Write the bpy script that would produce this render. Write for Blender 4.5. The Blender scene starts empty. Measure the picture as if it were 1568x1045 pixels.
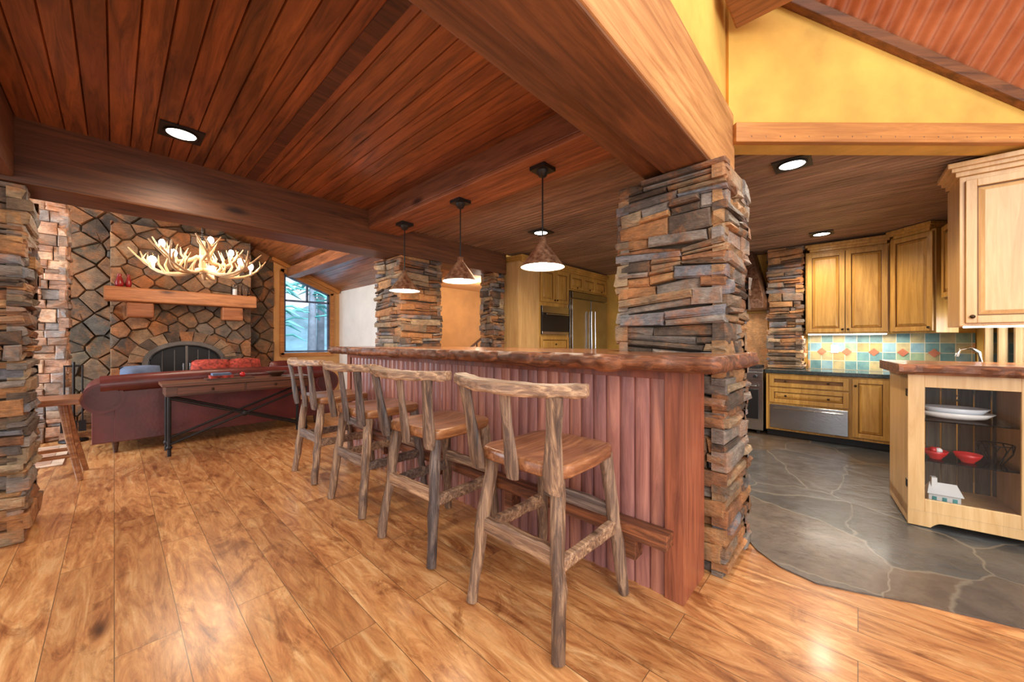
import bpy, bmesh, math, random
from mathutils import Vector, Matrix, noise
R = random.Random(11)
scene = bpy.context.scene

def s2l(c):
    return tuple(((x/255)/12.92 if x/255 <= .04045 else (((x/255)+.055)/1.055)**2.4) for x in c)

# ------------------------------------------------------------------ materials
class NT:
    def __init__(s, name):
        s.mat = bpy.data.materials.new(name); s.mat.use_nodes = True
        s.t = s.mat.node_tree; s.n = s.t.nodes; s.l = s.t.links
        s.b = s.n['Principled BSDF']
        s.co = s.n.new('ShaderNodeTexCoord').outputs['Object']
    def link(s, a, b): s.l.new(a, b)
    def mapping(s, scale=(1,1,1), rot=(0,0,0), src=None):
        m = s.n.new('ShaderNodeMapping'); m.inputs['Scale'].default_value = scale
        m.inputs['Rotation'].default_value = rot; s.link(src or s.co, m.inputs['Vector']); return m.outputs[0]
    def noise(s, vec, scale, detail=5, rough=.55, dist=0):
        n = s.n.new('ShaderNodeTexNoise'); n.inputs['Scale'].default_value = scale
        n.inputs['Detail'].default_value = detail; n.inputs['Roughness'].default_value = rough
        n.inputs['Distortion'].default_value = dist; s.link(vec, n.inputs['Vector']); return n.outputs['Fac']
    def ramp(s, fac, stops, const=False):
        r = s.n.new('ShaderNodeValToRGB'); e = r.color_ramp.elements
        if const: r.color_ramp.interpolation = 'CONSTANT'
        e[0].position, e[0].color = stops[0][0], (*stops[0][1], 1)
        e[1].position, e[1].color = stops[-1][0], (*stops[-1][1], 1)
        for p, c in stops[1:-1]:
            x = e.new(p); x.color = (*c, 1)
        s.link(fac, r.inputs[0]); return r.outputs[0]
    def mix(s, a, b, fac=1.0, mode='MULTIPLY'):
        m = s.n.new('ShaderNodeMix'); m.data_type = 'RGBA'; m.blend_type = mode
        for v, i in ((fac, 0), (a, 6), (b, 7)):
            if hasattr(v, 'node'): s.link(v, m.inputs[i])
            elif i == 0: m.inputs[0].default_value = v
            else: m.inputs[i].default_value = (*v, 1)
        return m.outputs[2]
    def attr(s):
        a = s.n.new('ShaderNodeAttribute'); a.attribute_name = 'Col'; return a.outputs['Color']
    def bump(s, h, st=.2, d=.01):
        b = s.n.new('ShaderNodeBump'); b.inputs['Strength'].default_value = st
        b.inputs['Distance'].default_value = d; s.link(h, b.inputs['Height']); s.link(b.outputs[0], s.b.inputs['Normal'])
    def fin(s, col=None, rough=.5, metal=0, coat=0):
        if col is not None:
            if hasattr(col, 'node'): s.link(col, s.b.inputs['Base Color'])
            else: s.b.inputs['Base Color'].default_value = (*col, 1)
        s.b.inputs['Roughness'].default_value = rough; s.b.inputs['Metallic'].default_value = metal
        s.b.inputs['Coat Weight'].default_value = coat
        s.b.inputs['Coat Roughness'].default_value = .15
        return s.mat

def plain(name, c, rough=.5, metal=0, var=.25, ns=6, bump=.05, coat=0):
    t = NT(name); c = s2l(c)
    n = t.noise(t.co, ns, 6)
    col = t.ramp(n, [(.3, tuple(x*(1-var) for x in c)), (.7, tuple(min(1, x*(1+var)) for x in c))])
    col = t.mix(col, t.attr())
    n2 = t.noise(t.co, ns*8, 3)
    if bump: t.bump(n2, bump, .01)
    return t.fin(col, rough, metal, coat)

def wood(name, dark, light, axis='Z', rough=.45, sc=1., coat=0, bump=.12, knots=True, mid=None):
    t = NT(name); st = {'X': (.07, 1, 1), 'Y': (1, .07, 1), 'Z': (1, 1, .07)}[axis]
    kst = {'X': (.35, 1, 1), 'Y': (1, .35, 1), 'Z': (1, 1, .35)}[axis]
    v = t.mapping(st)
    n = t.noise(v, 26*sc, 8, .68, .8)
    stops = [(.30, s2l(dark)), (.68, s2l(light))]
    if mid: stops = [(.28, s2l(dark)), (.48, s2l(mid)), (.70, s2l(light))]
    col = t.ramp(n, stops)
    big = t.ramp(t.noise(t.mapping(kst), 2.3*sc, 3), [(.3, (.72, .69, .67)), (.7, (1.18, 1.18, 1.18))])
    col = t.mix(col, big)
    if knots:
        vo = t.n.new('ShaderNodeTexVoronoi'); vo.inputs['Scale'].default_value = 4*sc
        t.link(t.mapping(kst), vo.inputs['Vector'])
        k = t.ramp(vo.outputs['Distance'], [(.05, (.2, .15, .12)), (.16, (1, 1, 1))])
        col = t.mix(col, k)
    col = t.mix(col, t.attr())
    if bump: t.bump(n, bump, .006)
    return t.fin(col, rough, 0, coat)

def emit(name, c, s):
    t = NT(name); t.b.inputs['Emission Color'].default_value = (*c, 1)
    t.b.inputs['Emission Strength'].default_value = s
    return t.fin(c, .5)

M_ceil = wood('cedar_ceiling', (70, 38, 20), (168, 100, 56), 'Y', .38, coat=.2, bump=.2)
M_kceil = wood('slat_ceiling', (110, 82, 62), (180, 142, 112), 'Y', .5, knots=False)
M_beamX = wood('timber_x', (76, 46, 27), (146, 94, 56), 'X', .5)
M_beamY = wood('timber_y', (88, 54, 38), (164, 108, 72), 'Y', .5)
M_beamLit = wood('timber_lit', (150, 94, 50), (214, 154, 96), 'X', .5)  # paler timber: light falling on the near beam face put into its colour
M_trimO = wood('trim_orange', (164, 98, 42), (212, 142, 70), 'X', .45, knots=False)
M_cab = wood('cabinet_honey', (172, 122, 50), (220, 170, 88), 'Z', .38, coat=.2, knots=False)
M_cabL = wood('cabinet_cream', (212, 164, 104), (238, 198, 142), 'Z', .38, coat=.2, knots=False)
M_groove = plain('cabinet_glaze', (118, 78, 34), .5)
M_slab = wood('live_edge_top', (120, 74, 46), (200, 136, 90), 'Y', .25, coat=.4, mid=(160, 100, 62))
M_bark = wood('live_edge_bark', (48, 30, 22), (182, 112, 70), 'Y', .5, bump=.6, mid=(110, 66, 44))
M_post = wood('redwood_post', (108, 56, 40), (176, 100, 68), 'Z', .42, coat=.2)
M_board = wood('bar_boards', (118, 78, 74), (188, 132, 112), 'Z', .33, coat=.25, mid=(152, 102, 90), knots=False)
M_stoolZ = wood('rustic_wood_z', (50, 44, 44), (188, 154, 124), 'Z', .5, sc=1.6, bump=.4, mid=(112, 88, 74))
M_stoolY = wood('rustic_wood_y', (58, 48, 46), (206, 170, 136), 'Y', .5, sc=1.6, bump=.4, mid=(134, 104, 84))
M_seat = wood('rustic_seat', (96, 58, 36), (200, 142, 92), 'X', .32, sc=1.2, coat=.3, mid=(150, 96, 58))
M_dark = wood('dark_wood', (44, 28, 22), (104, 66, 46), 'X', .4, knots=False)
M_mantel = wood('mantel_wood', (150, 90, 50), (222, 152, 98), 'X', .5)
M_iron = plain('wrought_iron', (44, 40, 40), .5, .6)
M_grate = plain('fireplace_frame', (112, 104, 98), .4, .6)
M_black = plain('black_trim', (22, 20, 20), .4)
M_steel = plain('stainless_steel', (190, 190, 190), .22, 1, .08)
M_chrome = plain('chrome', (215, 215, 215), .1, 1, .03)
M_brass = plain('aged_knob', (70, 52, 36), .35, .8)
M_leather = plain('red_leather', (96, 38, 36), .36, 0, .35, 4, .15, coat=.2)
M_yellow = plain('yellow_plaster', (226, 174, 82), .8, 0, .2, 3, .3)
M_tan = plain('tan_plaster', (212, 160, 100), .8, 0, .12, 3, .2)
M_white = plain('white_plaster', (236, 230, 222), .8, 0, .06, 3, .1)
M_counter = plain('granite_counter', (60, 66, 66), .15, 0, .4, 30, 0)
M_red = plain('red_ceramic', (200, 40, 40), .25)
M_rust = plain('rust_tile', (152, 86, 60), .4)
M_cream = plain('white_ceramic', (232, 230, 226), .25, 0, .05)
M_antler = plain('antler_bone', (206, 168, 124), .5, 0, .4, 5, .2)
M_cloth = plain('linen_towel', (186, 190, 186), .9, 0, .15, 20)
M_rug = plain('wool_rug', (206, 176, 148), .95, 0, .35, 8, .3)
M_pillow = plain('patterned_pillow', (158, 60, 46), .9, 0, .8, 26)
M_blue = plain('blue_cloth', (96, 112, 140), .9, 0, .3, 10)
M_leaf = plain('conifer_needles', (92, 160, 158), .9, 0, .5, 2, .3)
M_snowy = plain('pale_rock', (150, 192, 214), .9, 0, .3, 1.5, .3)
M_trunk = plain('tree_bark', (108, 112, 124), .9, 0, .3, 6, .5)
M_bead = wood('dark_beadboard', (72, 62, 54), (124, 110, 92), 'Z', .5, knots=False)
M_bulb = emit('warm_bulb', (1, .82, .55), 45)
M_can = emit('downlight_lens', (1, .9, .72), 18)
M_led = emit('led_strip', (1, .93, .78), 12)

t = NT('pendant_metal')
n = t.noise(t.co, 30, 5, .6)
M_shade = t.fin(t.mix(t.ramp(n, [(.35, s2l((140, 92, 64))), (.65, s2l((222, 178, 140)))]), t.attr()), .35, .7)
t = NT('stone')
n = t.noise(t.co, 9, 8, .65); n2 = t.noise(t.mapping((1, 1, 3)), 28, 6, .7)
c = t.mix(t.attr(), t.ramp(n, [(.3, (.55, .53, .52)), (.5, (1, .97, .94)), (.7, (1.55, 1.44, 1.32))]))
rust = t.ramp(t.noise(t.co, 4.5, 6, .7, .5), [(.49, (0, 0, 0)), (.64, (.65, .65, .65))])
c = t.mix(c, s2l((180, 112, 58)), rust, 'MIX')
c = t.mix(c, t.ramp(n2, [(.3, (.6, .6, .6)), (.7, (1.3, 1.26, 1.22))]))
t.bump(n2, .8, .02)
M_stone = t.fin(c, .6)
M_mortar = plain('mortar', (70, 58, 46), .95, 0, .3, 20, .4)
M_mortarL = plain('mortar_joint', (92, 78, 62), .95, 0, .3, 20, .4)
t = NT('corrugated_ceiling')
n = t.noise(t.co, 4, 5, .6, .4)
c = t.ramp(n, [(.3, s2l((160, 84, 48))), (.7, s2l((206, 126, 82)))])
M_corrc = t.fin(c, .4, .3)

# glass
t = NT('clear_glass'); nt = t.t
tr = t.n.new('ShaderNodeBsdfTransparent'); gl = t.n.new('ShaderNodeBsdfGlossy'); gl.inputs['Roughness'].default_value = .02
fr = t.n.new('ShaderNodeFresnel'); fr.inputs['IOR'].default_value = 1.22; mx = t.n.new('ShaderNodeMixShader')
t.link(fr.outputs[0], mx.inputs[0]); t.link(tr.outputs[0], mx.inputs[1]); t.link(gl.outputs[0], mx.inputs[2])
t.link(mx.outputs[0], t.n['Material Output'].inputs[0]); M_glass = t.mat

# plank floor
t = NT('hickory_floor')
v = t.mapping((1, 1, 1), (0, 0, math.pi/2))
br = t.n.new('ShaderNodeTexBrick'); t.link(v, br.inputs['Vector'])
br.offset = .37; br.inputs['Scale'].default_value = 1
br.inputs['Color1'].default_value = (0, 0, 0, 1); br.inputs['Color2'].default_value = (1, 1, 1, 1)
br.inputs['Mortar'].default_value = (.5, .5, .5, 1)
br.inputs['Mortar Size'].default_value = .0014; br.inputs['Mortar Smooth'].default_value = .1
br.inputs['Brick Width'].default_value = 1.5; br.inputs['Row Height'].default_value = .19
add = t.n.new('ShaderNodeVectorMath'); add.operation = 'MULTIPLY_ADD'
t.link(br.outputs['Color'], add.inputs[0]); add.inputs[1].default_value = (7, 7, 7); t.link(t.co, add.inputs[2])
vg = t.mapping((1, .17, 1), src=add.outputs[0])
n = t.noise(vg, 11, 9, .7, 1.7)
c = t.ramp(n, [(.28, s2l((116, 68, 40))), (.40, s2l((178, 114, 66))), (.54, s2l((208, 148, 92))), (.72, s2l((232, 188, 134)))])
c = t.mix(c, t.ramp(br.outputs['Color'], [(0, (.82, .78, .74)), (1, (1.08, 1.08, 1.08))]))
vb = t.mapping((1, .4, 1), src=add.outputs[0])
c = t.mix(c, t.ramp(t.noise(vb, 5, 7, .7, 1.2), [(.36, (.54, .43, .36)), (.47, (1, 1, 1))]))
c = t.mix(c, t.ramp(t.noise(t.mapping((1, .12, 1), src=add.outputs[0]), 40, 5, .7, .5), [(.3, (.78, .75, .72)), (.55, (1.05, 1.05, 1.05))]))
vo = t.n.new('ShaderNodeTexVoronoi'); vo.inputs['Scale'].default_value = 3.2; t.link(vb, vo.inputs['Vector'])
c = t.mix(c, t.ramp(vo.outputs['Distance'], [(.02, (.2, .14, .1)), (.12, (1, 1, 1))]))
c = t.mix(c, (.14, .07, .03), br.outputs['Fac'], 'MIX')
t.bump(n, .22, .004)
M_floor = t.fin(c, .32, 0, .22)

# slate floor
t = NT('slate_floor')
nz = t.n.new('ShaderNodeTexNoise'); nz.inputs['Scale'].default_value = 3; nz.inputs['Detail'].default_value = 4
t.link(t.co, nz.inputs['Vector'])
add = t.n.new('ShaderNodeVectorMath'); add.operation = 'MULTIPLY_ADD'; add.inputs[1].default_value = (.22, .22, 0)
t.link(nz.outputs['Color'], add.inputs[0]); t.link(t.co, add.inputs[2])
ve = t.n.new('ShaderNodeTexVoronoi'); ve.feature = 'DISTANCE_TO_EDGE'; ve.inputs['Scale'].default_value = 1.25; t.link(add.outputs[0], ve.inputs['Vector'])
vc = t.n.new('ShaderNodeTexVoronoi'); vc.inputs['Scale'].default_value = 1.25; t.link(add.outputs[0], vc.inputs['Vector'])
sep = t.n.new('ShaderNodeSeparateColor'); t.link(vc.outputs['Color'], sep.inputs[0])
c = t.ramp(sep.outputs[0], [(.1, s2l((74, 74, 74))), (.35, s2l((104, 86, 70))), (.6, s2l((80, 86, 90))), (.9, s2l((94, 86, 80)))])
n = t.noise(t.co, 6, 8, .65)
c = t.mix(c, t.ramp(n, [(.3, (.6, .6, .62)), (.7, (1.3, 1.25, 1.2))]))
e = t.ramp(ve.outputs[0], [(.002, (.75, .75, .75)), (.008, (0, 0, 0))])
c = t.mix(c, s2l((132, 120, 104)), e, 'MIX')
t.bump(n, .6, .02)
M_slate = t.fin(c, .22, 0, .2)

# backsplash tiles
t = NT('slate_tiles')
br = t.n.new('ShaderNodeTexBrick'); t.link(t.mapping((1, 1, 1), (0, math.pi/2, math.pi/2)), br.inputs['Vector'])
sx = t.n.new('ShaderNodeSeparateXYZ'); t.link(t.co, sx.inputs[0]); cx_ = t.n.new('ShaderNodeCombineXYZ')
t.link(sx.outputs[1], cx_.inputs[0]); t.link(sx.outputs[2], cx_.inputs[1]); t.link(cx_.outputs[0], br.inputs['Vector'])
br.inputs['Scale'].default_value = 1; br.inputs['Brick Width'].default_value = .112; br.inputs['Row Height'].default_value = .112
br.offset = .0; br.inputs['Mortar Size'].default_value = .003
br.inputs['Color1'].default_value = (0, 0, 0, 1); br.inputs['Color2'].default_value = (1, 1, 1, 1)
c = t.ramp(br.outputs['Color'], [(0, s2l((88, 122, 122))), (.2, s2l((150, 138, 100))), (.4, s2l((108, 138, 146))), (.6, s2l((170, 122, 80))), (.8, s2l((118, 138, 112)))], True)
c = t.mix(c, t.ramp(t.noise(t.co, 12, 6), [(.3, (.65, .7, .75)), (.5, (1, 1, 1)), (.7, (1.35, 1.2, 1.05))]))
c = t.mix(c, s2l((190, 178, 150)), br.outputs['Fac'], 'MIX')
M_tile = t.fin(c, .35)

# ------------------------------------------------------------------ mesh builder
class MB:
    def __init__(s):
        s.v = []; s.f = []; s.m = []; s.c = []; s.sm = []; s.mats = []; s.M = Matrix.Identity(4)
    def add(s, vs, fs, mat, col=(1, 1, 1), smooth=False):
        o = len(s.v); s.v += [tuple(s.M @ Vector(p)) for p in vs]
        if mat not in s.mats: s.mats.append(mat)
        i = s.mats.index(mat)
        for f in fs:
            s.f.append([o+k for k in f]); s.m.append(i); s.c.append(col); s.sm.append(smooth)
    def box(s, x0, x1, y0, y1, z0, z1, mat, col=(1, 1, 1)):
        vs = [(x0, y0, z0), (x1, y0, z0), (x1, y1, z0), (x0, y1, z0), (x0, y0, z1), (x1, y0, z1), (x1, y1, z1), (x0, y1, z1)]
        s.add(vs, [(0, 3, 2, 1), (4, 5, 6, 7), (0, 1, 5, 4), (1, 2, 6, 5), (2, 3, 7, 6), (3, 0, 4, 7)], mat, col)
    def tube(s, path, radii, mat, n=8, flat=1., col=(1, 1, 1), smooth=True, up=(0, 0, 1), jit=0):
        P = [Vector(p) for p in path]; k = len(P)
        if not hasattr(radii, '__len__'): radii = [radii]*k
        vs = []
        for i, p in enumerate(P):
            tg = (P[min(i+1, k-1)]-P[max(i-1, 0)]).normalized()
            u = Vector(up)
            if abs(tg.dot(u)) > .95: u = Vector((1, 0, 0))
            sd = tg.cross(u).normalized(); u2 = sd.cross(tg).normalized()
            for j in range(n):
                a = 2*math.pi*j/n; r = radii[i]*(1+R.uniform(-jit, jit))
                vs.append(p+sd*r*math.cos(a)+u2*r*flat*math.sin(a))
        fs = [(i*n+j, i*n+(j+1) % n, (i+1)*n+(j+1) % n, (i+1)*n+j) for i in range(k-1) for j in range(n)]
        s.add(vs, fs, mat, col, smooth)
        s.add(vs[:n], [tuple(range(n))[::-1]], mat, col); s.add(vs[-n:], [tuple(range(n))], mat, col)
    def board(s, path, hw, hh, mat, col=(1, 1, 1), jit=.04):
        """rounded-rectangle sweep, width horizontal, height vertical"""
        P = [Vector(p) for p in path]; k = len(P); vs = []
        sec = [(-1, -.6), (-.8, -1), (.8, -1), (1, -.6), (1, .6), (.8, 1), (-.8, 1), (-1, .6)]
        for i, p in enumerate(P):
            tg = (P[min(i+1, k-1)]-P[max(i-1, 0)]).normalized(); sd = tg.cross(Vector((0, 0, 1))).normalized(); u2 = sd.cross(tg)
            for a, b in sec:
                vs.append(p+sd*a*hw[i]*(1+R.uniform(-jit, jit))+u2*b*hh[i]*(1+R.uniform(-jit, jit)))
        n = 8
        fs = [(i*n+j, i*n+(j+1) % n, (i+1)*n+(j+1) % n, (i+1)*n+j) for i in range(k-1) for j in range(n)]
        s.add(vs, fs+[tuple(range(n))[::-1], tuple(range((k-1)*n, k*n))], mat, col, False)
    def prism(s, poly, z0, z1, mat, side=None, col=(1, 1, 1)):
        n = len(poly); vs = [(x, y, z0) for x, y in poly]+[(x, y, z1) for x, y in poly]
        s.add(vs, [tuple(range(n))[::-1], tuple(range(n, 2*n))], mat, col)
        s.add(vs, [(i, (i+1) % n, n+(i+1) % n, n+i) for i in range(n)], side or mat, col)
    def lathe(s, c, prof, mat, n=24, smooth=True, col=(1, 1, 1)):
        vs = []
        for r, z in prof:
            for j in range(n):
                a = 2*math.pi*j/n; vs.append((c[0]+r*math.cos(a), c[1]+r*math.sin(a), c[2]+z))
        fs = [(i*n+j, i*n+(j+1) % n, (i+1)*n+(j+1) % n, (i+1)*n+j) for i in range(len(prof)-1) for j in range(n)]
        s.add(vs, fs, mat, col, smooth)
    def ball(s, c, r, mat, sc=(1, 1, 1), n=12, col=(1, 1, 1)):
        vs = []; m = 8
        for i in range(m+1):
            th = math.pi*i/m
            for j in range(n):
                a = 2*math.pi*j/n
                vs.append((c[0]+r*sc[0]*math.sin(th)*math.cos(a), c[1]+r*sc[1]*math.sin(th)*math.sin(a), c[2]+r*sc[2]*math.cos(th)))
        s.add(vs, [(i*n+j, (i+1)*n+j, (i+1)*n+(j+1) % n, i*n+(j+1) % n) for i in range(m) for j in range(n)], mat, col, True)
    def build(s, name, bevel=0, seg=2, rot=None, loc=None, parent=None, keep=False):
        vs = [Vector(v) for v in s.v]
        if loc is None:
            if keep: o = Vector((0, 0, 0))
            else:
                xs = [v.x for v in vs]; ys = [v.y for v in vs]; zs = [v.z for v in vs]
                o = Vector(((min(xs)+max(xs))/2, (min(ys)+max(ys))/2, min(zs)))
            vs = [v-o for v in vs]
        else: o = Vector(loc)
        me = bpy.data.meshes.new(name); me.from_pydata(vs, [], s.f)
        for m in s.mats: me.materials.append(m)
        me.polygons.foreach_set('material_index', s.m); me.polygons.foreach_set('use_smooth', s.sm)
        bm = bmesh.new(); bm.from_mesh(me); bmesh.ops.recalc_face_normals(bm, faces=bm.faces); bm.to_mesh(me); bm.free()
        ca = me.color_attributes.new('Col', 'FLOAT_COLOR', 'CORNER')
        data = []
        for p in me.polygons:
            data += [*s.c[p.index], 1.0]*p.loop_total
        ca.data.foreach_set('color', data)
        ob = bpy.data.objects.new(name, me); scene.collection.objects.link(ob); ob.location = o
        if rot: ob.rotation_euler = (0, 0, rot)
        if parent: ob.parent = parent
        if bevel:
            md = ob.modifiers.new('bevel', 'BEVEL'); md.width = bevel; md.segments = seg; md.limit_method = 'ANGLE'; md.angle_limit = math.radians(40)
        return ob

def frame(o, ang):
    return Matrix.Translation(o) @ Matrix.Rotation(ang, 4, 'Z')
FX = -math.pi/2   # faces -X : local x -> -Y, local y -> +X

PAL = [(134, 122, 112), (154, 126, 96), (168, 120, 78), (96, 80, 68), (164, 142, 114), (124, 104, 84), (178, 134, 90), (116, 116, 122), (88, 72, 60), (146, 100, 68), (142, 132, 124), (108, 98, 92)]
PALB = [(206, 166, 140), (176, 142, 122), (160, 154, 152), (214, 184, 158), (146, 124, 108)]
PALF = [(118, 92, 68), (92, 78, 62), (134, 106, 80), (100, 92, 82), (140, 98, 64), (84, 70, 56), (110, 96, 76)]
def rc(pal, v=.18):
    c = s2l(R.choice(pal)); k = R.uniform(1-v, 1+v); return tuple(min(1, x*k) for x in c)

def stones(mb, x0, x1, y0, y1, z0, z1, pal=PAL, hr=(.03, .10), wr=(.12, .42), pr=.042, faces='NSEW', wav=.022):
    mb.box(x0+.03, x1-.03, y0+.03, y1-.03, z0, z1, M_mortar)
    for fi, fc in enumerate(faces):
        L = (x1-x0) if fc in 'NS' else (y1-y0)
        def W(s_, z):
            e = min(1, (z-z0)/.1, (z1-z)/.1)
            return z+wav*max(0, e)*noise.noise(Vector((s_*4.2+fi*9+x0*3, z*5, y0)))*1.6
        def P(s_, d, z):
            z = max(z0, min(z1, W(s_, z)))
            if fc == 'S': return (x0+s_, y0-d, z)
            if fc == 'N': return (x1-s_, y1+d, z)
            if fc == 'W': return (x0-d, y1-s_, z)
            return (x1+d, y0+s_, z)
        z = z0
        while z < z1-.005:
            h = min(R.uniform(*hr), z1-z)
            if z1-z-h < .02: h = z1-z
            s_ = -R.uniform(0, .035)
            while s_ < L:
                w = R.uniform(*wr)*(1.2 if h < .045 else 1)
                if s_+w > L-.05: w = L-s_+R.uniform(0, .025)
                parts = [(z, h)]
                if h > .055 and R.random() < .4:
                    k = R.uniform(.3, .7); parts = [(z, h*k), (z+h*k, h*(1-k))]
                for zz, hh in parts:
                    p = R.uniform(0, pr); g_ = .0022; j = lambda a=.009: R.uniform(-a, a)
                    b = .009
                    a0, a1, c0, c1 = s_+g_, s_+w-g_, zz+g_, zz+hh-g_
                    back = [P(a0, -.05, c0), P(a1, -.05, c0), P(a1, -.05, c1), P(a0, -.05, c1)]
                    js = [j(.006) for _ in range(8)]
                    am = (a0+a1)/2+j(.02)
                    ring = [P(a0+js[0], p-b, c0+js[1]*.6), P(a1+js[2], p-b, c0+js[3]*.6), P(a1+js[4], p-b, c1+js[5]*.6), P(a0+js[6], p-b, c1+js[7]*.6)]
                    i_ = min(b, hh*.2)
                    fr_ = [P(a0+js[0]+i_, p+j(), c0+i_), P(a1+js[2]-i_, p+j(), c0+i_), P(a1+js[4]-i_, p+j(), c1-i_), P(a0+js[6]+i_, p+j(), c1-i_), P(am, p+.004+j(), (c0+c1)/2)]
                    mb.add(back+ring+fr_, [(0, 1, 5, 4), (1, 2, 6, 5), (2, 3, 7, 6), (3, 0, 4, 7), (4, 5, 9, 8), (5, 6, 10, 9), (6, 7, 11, 10), (7, 4, 8, 11), (8, 9, 12), (9, 10, 12), (10, 11, 12), (11, 8, 12)], M_stone, rc(pal))
                s_ += w
            z += h

def clip(poly, px, py, nx, ny):
    out = []
    for i in range(len(poly)):
        a, b = poly[i], poly[(i+1) % len(poly)]
        da = (a[0]-px)*nx+(a[1]-py)*ny; db = (b[0]-px)*nx+(b[1]-py)*ny
        if da <= 0: out.append(a)
        if da*db < 0:
            t_ = da/(da-db); out.append((a[0]+t_*(b[0]-a[0]), a[1]+t_*(b[1]-a[1])))
    return out

def fieldstone(mb, x0, x1, z0, z1, y, step=.3, pal=PALF, hole=None, asp=.62):
    """irregular stone cells on plane Y=y facing -Y"""
    mb.box(x0, x1, y, y+.1, z0, z1, M_mortarL)
    sd = []
    row = 0
    k = z0-step*asp/2
    while k < z1+step:
        i = x0-step/2-(row % 2)*step/2
        while i < x1+step:
            sd.append((i+R.uniform(-.3, .3)*step, k+R.uniform(-.28, .28)*step*asp)); i += step
        k += step*asp; row += 1
    for a in sd:
        poly = [(x0, z0), (x1, z0), (x1, z1), (x0, z1)]
        for b in sd:
            if b is a or abs(a[0]-b[0]) > step*3 or abs(a[1]-b[1]) > step*3: continue
            dx, dz = b[0]-a[0], b[1]-a[1]
            poly = clip(poly, (a[0]+b[0])/2, (a[1]+b[1])/2, dx, dz)
            if len(poly) < 3: break
        if len(poly) < 3: continue
        cx = sum(p[0] for p in poly)/len(poly); cz = sum(p[1] for p in poly)/len(poly)
        if hole and hole(cx, cz): continue
        def sh(k, d): return [(cx+(p[0]-cx)*k, y-d, cz+(p[1]-cz)*k) for p in poly]
        pr = R.uniform(.02, .07); n = len(poly)
        vs = sh(.98, -.01)+sh(.965, pr*.6)+[(a_+R.uniform(-.006, .006), b_-R.uniform(0, .015), c_+R.uniform(-.006, .006)) for a_, b_, c_ in sh(.88, pr)]+[(cx, y-pr-.012, cz)]
        fs = [(l*n+q, l*n+(q+1) % n, (l+1)*n+(q+1) % n, (l+1)*n+q) for l in range(2) for q in range(n)]+[(2*n+q, 2*n+(q+1) % n, 3*n) for q in range(n)]
        mb.add(vs, fs, M_stone, rc(pal))

def g(v=.15, base=1.):
    k = R.uniform(base-v, base+v); return (k, k*R.uniform(.95, 1.03), k*R.uniform(.92, 1.04))

# ------------------------------------------------------------------ shell
mb = MB(); mb.box(-4.5, 6.5, -3, 8.6, -.1, 0, M_floor); mb.build('floor', keep=True)
mb = MB()
curve = [(2.62, .5), (2.5, .42), (2.40, .3), (2.36, .15), (2.41, 0), (2.49, -.19), (2.576, -.5), (2.68, -.9), (2.8, -1.4), (2.9, -2.6)]
mb.prism([(2.62, 3.6)]+curve+[(6.3, -2.6), (6.3, 3.6)], 0.0005, .008, M_slate); mb.build('floor_slate_kitchen', keep=True)

def planks(name, X0, X1, Y0f, Y1, z, w, mat, gap=.006, th=.02, seam=True, var=.16):
    mb = MB(); x = X0
    while x < X1-.001:
        x1 = min(x+w, X1); y = Y0f(x) if callable(Y0f) else Y0f; ye = Y1
        while y < ye:
            L = R.uniform(1.2, 3.2) if seam else 99
            y1 = min(y+L, ye)
            if ye-y1 < .3: y1 = ye
            b = gap
            vs = [(x, y, z+th), (x+b, y, z), (x1-b, y, z), (x1, y, z+th)]
            vs += [(a, y1, c) for a, _, c in vs]
            mb.add(vs, [(0, 1, 5, 4), (1, 2, 6, 5), (2, 3, 7, 6), (0, 3, 7, 4), (0, 3, 2, 1), (4, 5, 6, 7)], mat, g(var))
            y = y1
        x = x1
    return mb
mb = planks('c', -.4, 1.76, .9, 3.66, 2.52, .095, M_ceil, gap=.004, th=.012, var=.24)
mb.box(-.5, 1.8, .9, 3.7, 2.545, 2.6, M_dark)
mb.box(.72, .79, .95, 3.6, 2.512, 2.53, M_dark, (1.3, 1.1, 1))
mb.build('ceiling_dining', keep=True)
ymn = lambda X: .5-(X-2.62)*1.058+.03
mb = planks('k', 2.08, 6.3, lambda X: max(-2.0, ymn(X+.06)) if X > 2.62 else .94, 3.65, 2.42, .06, M_kceil, gap=.012, seam=False, var=.1)
mb.prism([(2.0, 3.7), (2.0, .94), (2.62, .94), (2.66, .60), (5.0, -1.85), (6.4, -2), (6.4, 3.7)], 2.445, 2.5, M_dark)
mb.build('ceiling_kitchen', keep=True)

mb = MB(); mb.box(1.75, 2.10, .94, 3.62, 2.36, 2.56, M_beamY, (.95, .86, .86))
for i in range(4): mb.box(1.752+i*.087, 1.752+i*.087+.084, .945, 3.615, 2.33, 2.36, M_beamY, (1.3, 1.15, 1.05))
mb.build('ceiling_beam_bar', .006)
mb = MB()
mb.box(-1.2, 2.63, .56, .80, 2.15, 2.60, M_beamLit)  # lit side face, set off from the darker underside by colour
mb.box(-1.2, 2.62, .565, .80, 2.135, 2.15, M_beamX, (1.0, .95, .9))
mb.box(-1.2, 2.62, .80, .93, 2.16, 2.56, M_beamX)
mb.build('ceiling_beam_dining', .008)
mb = MB(); mb.box(-1.2, 1.75, .93, .985, 2.27, 2.52, M_beamX, (.9, .85, .8)); mb.build('trim_dining_beam', .005)
mb = MB(); mb.box(-1.1, 3.77, 3.62, 3.98, 2.135, 2.60, M_beamX, (.78, .70, .66)); mb.build('ceiling_beam_living', .015)
mb = MB(); mb.box(-.68, -.40, .9, 3.61, 2.16, 2.58, M_beamY, (.6, .55, .55)); mb.build('ceiling_beam_side', .012)
mb = MB(); mb.box(-1.2, 2.62, .60, .9, 2.6, 4.6, M_yellow); mb.build('wall_upper_dining', keep=True)
AD = math.atan2(-.727, .687); DL = (2.6, .56, 0)
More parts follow.
